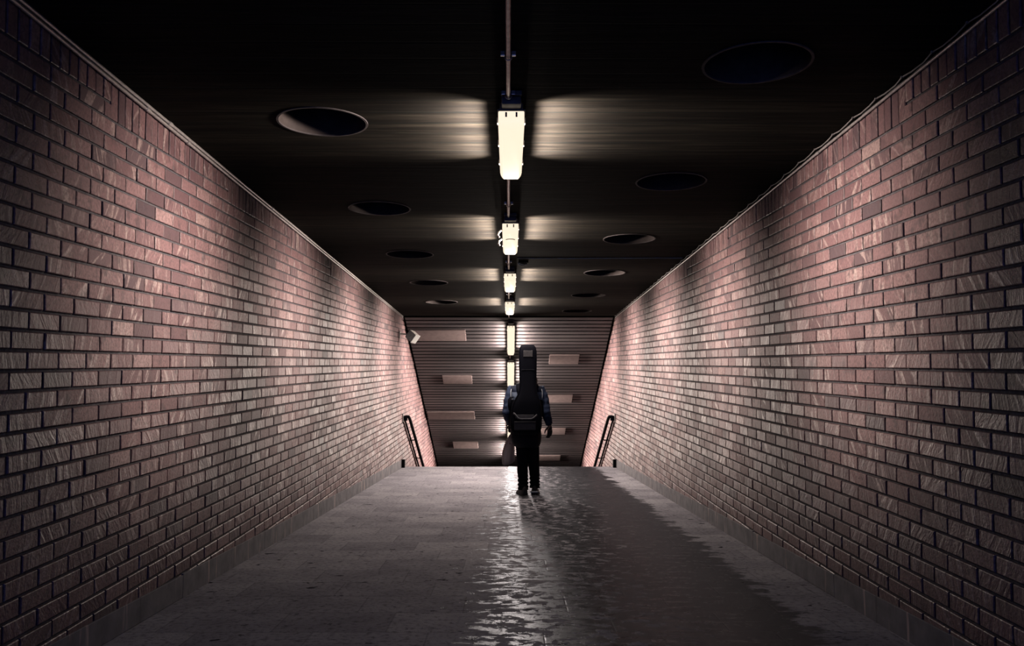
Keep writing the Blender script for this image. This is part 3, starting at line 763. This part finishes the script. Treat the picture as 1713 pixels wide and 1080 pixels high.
# piping along both front edges
for side in (1, 2):
    pts = []
    for p in prof[1:-1]:
        l, r, d = p[1], p[2], p[3]; cx, rx = (X(l) + X(r)) / 2, (X(r) - X(l)) / 2
        pts.append((cx + (-1 if side == 1 else 1) * rx * .93, -d * 1.72, Z(p[0]) - oz))
    MB().tube(pts, .004, 6).build('seam_piping', M['nylon'], bag, True)
def flatbox(l, r, t, bt, yf, th, bev=.004):
    return MB().box(((X(l) + X(r)) / 2, yf, (Z(t) + Z(bt)) / 2 - oz), (X(r) - X(l), th, Z(t) - Z(bt)), None, 0, bev)
flatbox(875.5, 891.2, 586.3, 597, -.101, .012).build('patch', M['patch'], bag)['label'] = 'dark grey patch near the top'
flatbox(872, 894, 618, 619, -.104, .006, .001).build('seam', M['pocket'], bag)
pk = flatbox(860, 896, 704, 718.5, -.146, .03, .008).build('front_pocket', M['pocket'], bag)
MB().tube([(X(861), -.163, Z(705) - oz), (X(895.5), -.163, Z(705) - oz)], .004, 6).build('zip', M['patch'], pk, True)
hp = [(X(859), -.135, Z(690.5) - oz), (X(861.5), -.150, Z(692.5) - oz), (X(866.5), -.165, Z(699) - oz), (X(871), -.168, Z(700.5) - oz), (X(888), -.168, Z(700.5) - oz), (X(892), -.165, Z(699) - oz), (X(898), -.15, Z(693) - oz)]
MB().tube(hp, [(.013, .006)] * 7, 10).build('carry_handle', M['webbing'], bag, True)
flatbox(862, 893, 693, 699, -.141, .014).build('handle_flap', M['patch'], bag)
# shoulder straps over the jacket, and the loose strap end hanging on the left
def jz(z): return z - oz
for sx in (-1, 1):
    x0 = CX + sx * .115
    pts = [(x0 - sx * .02, -.005, jz(1.30)), (x0 - sx * .012, .015, jz(1.36)), (x0, .05, jz(1.425)), (x0, .12, jz(1.452)), (x0 + sx * .004, .20, jz(1.43)), (x0 + sx * .012, .27, jz(1.34)), (x0 + sx * .02, .305, jz(1.22)), (x0 + sx * .05, .30, jz(1.08))]
    MB().tube(pts, [(.007, .024)] * len(pts), 10).build('shoulder_strap', M['nylon'], bag, True)
ls = [(X(858.5), -.02, Z(664) - oz), (X(855), -.05, Z(664.5) - oz), (X(852.5), -.062, Z(668) - oz), (X(852), -.066, Z(678) - oz), (X(853), -.06, Z(686) - oz)]
MB().tube(ls, [(.007, .016), (.008, .024), (.010, .032), (.012, .03), (.010, .022)], 10).build('strap_end', M['nylon'], bag, True)
MB().tube([(X(855.8), -.07, Z(667) - oz), (X(857.8), -.085, Z(668.5) - oz)], .006, 8).build('buckle', M['webbing'], bag, True)

# carrier bag hanging from the left hand
gp = WRL + Vector((0.012, .032, -.115))
cb = empty('carrier_bag', (PX + gp.x, PY + gp.y, gp.z)); tag(cb, 'limp grey plastic carrier bag hanging from the person\'s left hand', 'bag')
def cr(z, cx, rx, ry, wob, ph):
    out = []
    for i in range(40):
        a = 2 * PI * i / 40; k = 1 + wob * math.sin(5 * a + ph) + wob * .7 * math.sin(9 * a + 2 * ph)
        out.append(Vector((cx + rx * k * math.cos(a), ry * k * math.sin(a), z + (.022 * math.cos(a - .5) if z < -.33 else 0))))
    return out
rings = [cr(-.02, -.008, .016, .014, .15, 0), cr(-.05, -.012, .026, .02, .2, .3), cr(-.10, -.022, .042, .032, .2, .6), cr(-.16, -.034, .056, .042, .16, .9), cr(-.23, -.044, .070, .05, .12, 1.1), cr(-.30, -.047, .080, .055, .09, 1.3), cr(-.355, -.045, .083, .056, .08, 1.5), cr(-.385, -.042, .078, .05, .08, 1.7), cr(-.405, -.038, .055, .03, .1, 1.9)]
MB().loft(rings).build('sack', M['carrier'], cb, True)
for sx in (-1, 1):
    MB().tube([(.0 + sx * .006, sx * .008, .005), (-.004 + sx * .010, sx * .010, -.012), (-.012 + sx * .012, sx * .010, -.05)], [(.004, .008), (.004, .010), (.004, .014)], 8).build('handle', M['carrier'], cb, True)
MB().box((-.018, -.045, -.135), (.012, .004, .02), None, 0, .001).build('print', M['print'], cb)

# ------------------------------------------------------------------ world, camera, view
w = bpy.data.worlds.new('night'); sc.world = w; w.use_nodes = True
bg = w.node_tree.nodes['Background']; bg.inputs['Color'].default_value = (0.11, 0.18, 0.62, 1); bg.inputs['Strength'].default_value = 1.5
F = 1445.0
cam = bpy.data.cameras.new('camera'); cam.sensor_width = 36.0; cam.lens = F / 1713 * 36; cam.clip_end = 200
co = bpy.data.objects.new('camera', cam); COL.objects.link(co); co.location = (0, 0, 1.18)
pitch = math.atan((675.5 - 540) / F); yaw = -math.atan((856.5 - 851.5) / F)
co.rotation_euler = (PI / 2 + pitch, math.radians(0.0), yaw)
sc.camera = co
sc.view_settings.view_transform = 'Standard'; sc.view_settings.look = 'None'; sc.view_settings.exposure = 0.0; sc.view_settings.gamma = 1.0
sc.view_settings.use_curve_mapping = False
sc.cycles.use_denoising = True; sc.cycles.max_bounces = 8; sc.cycles.diffuse_bounces = 0;  sc.cycles.sample_clamp_indirect = 6.0
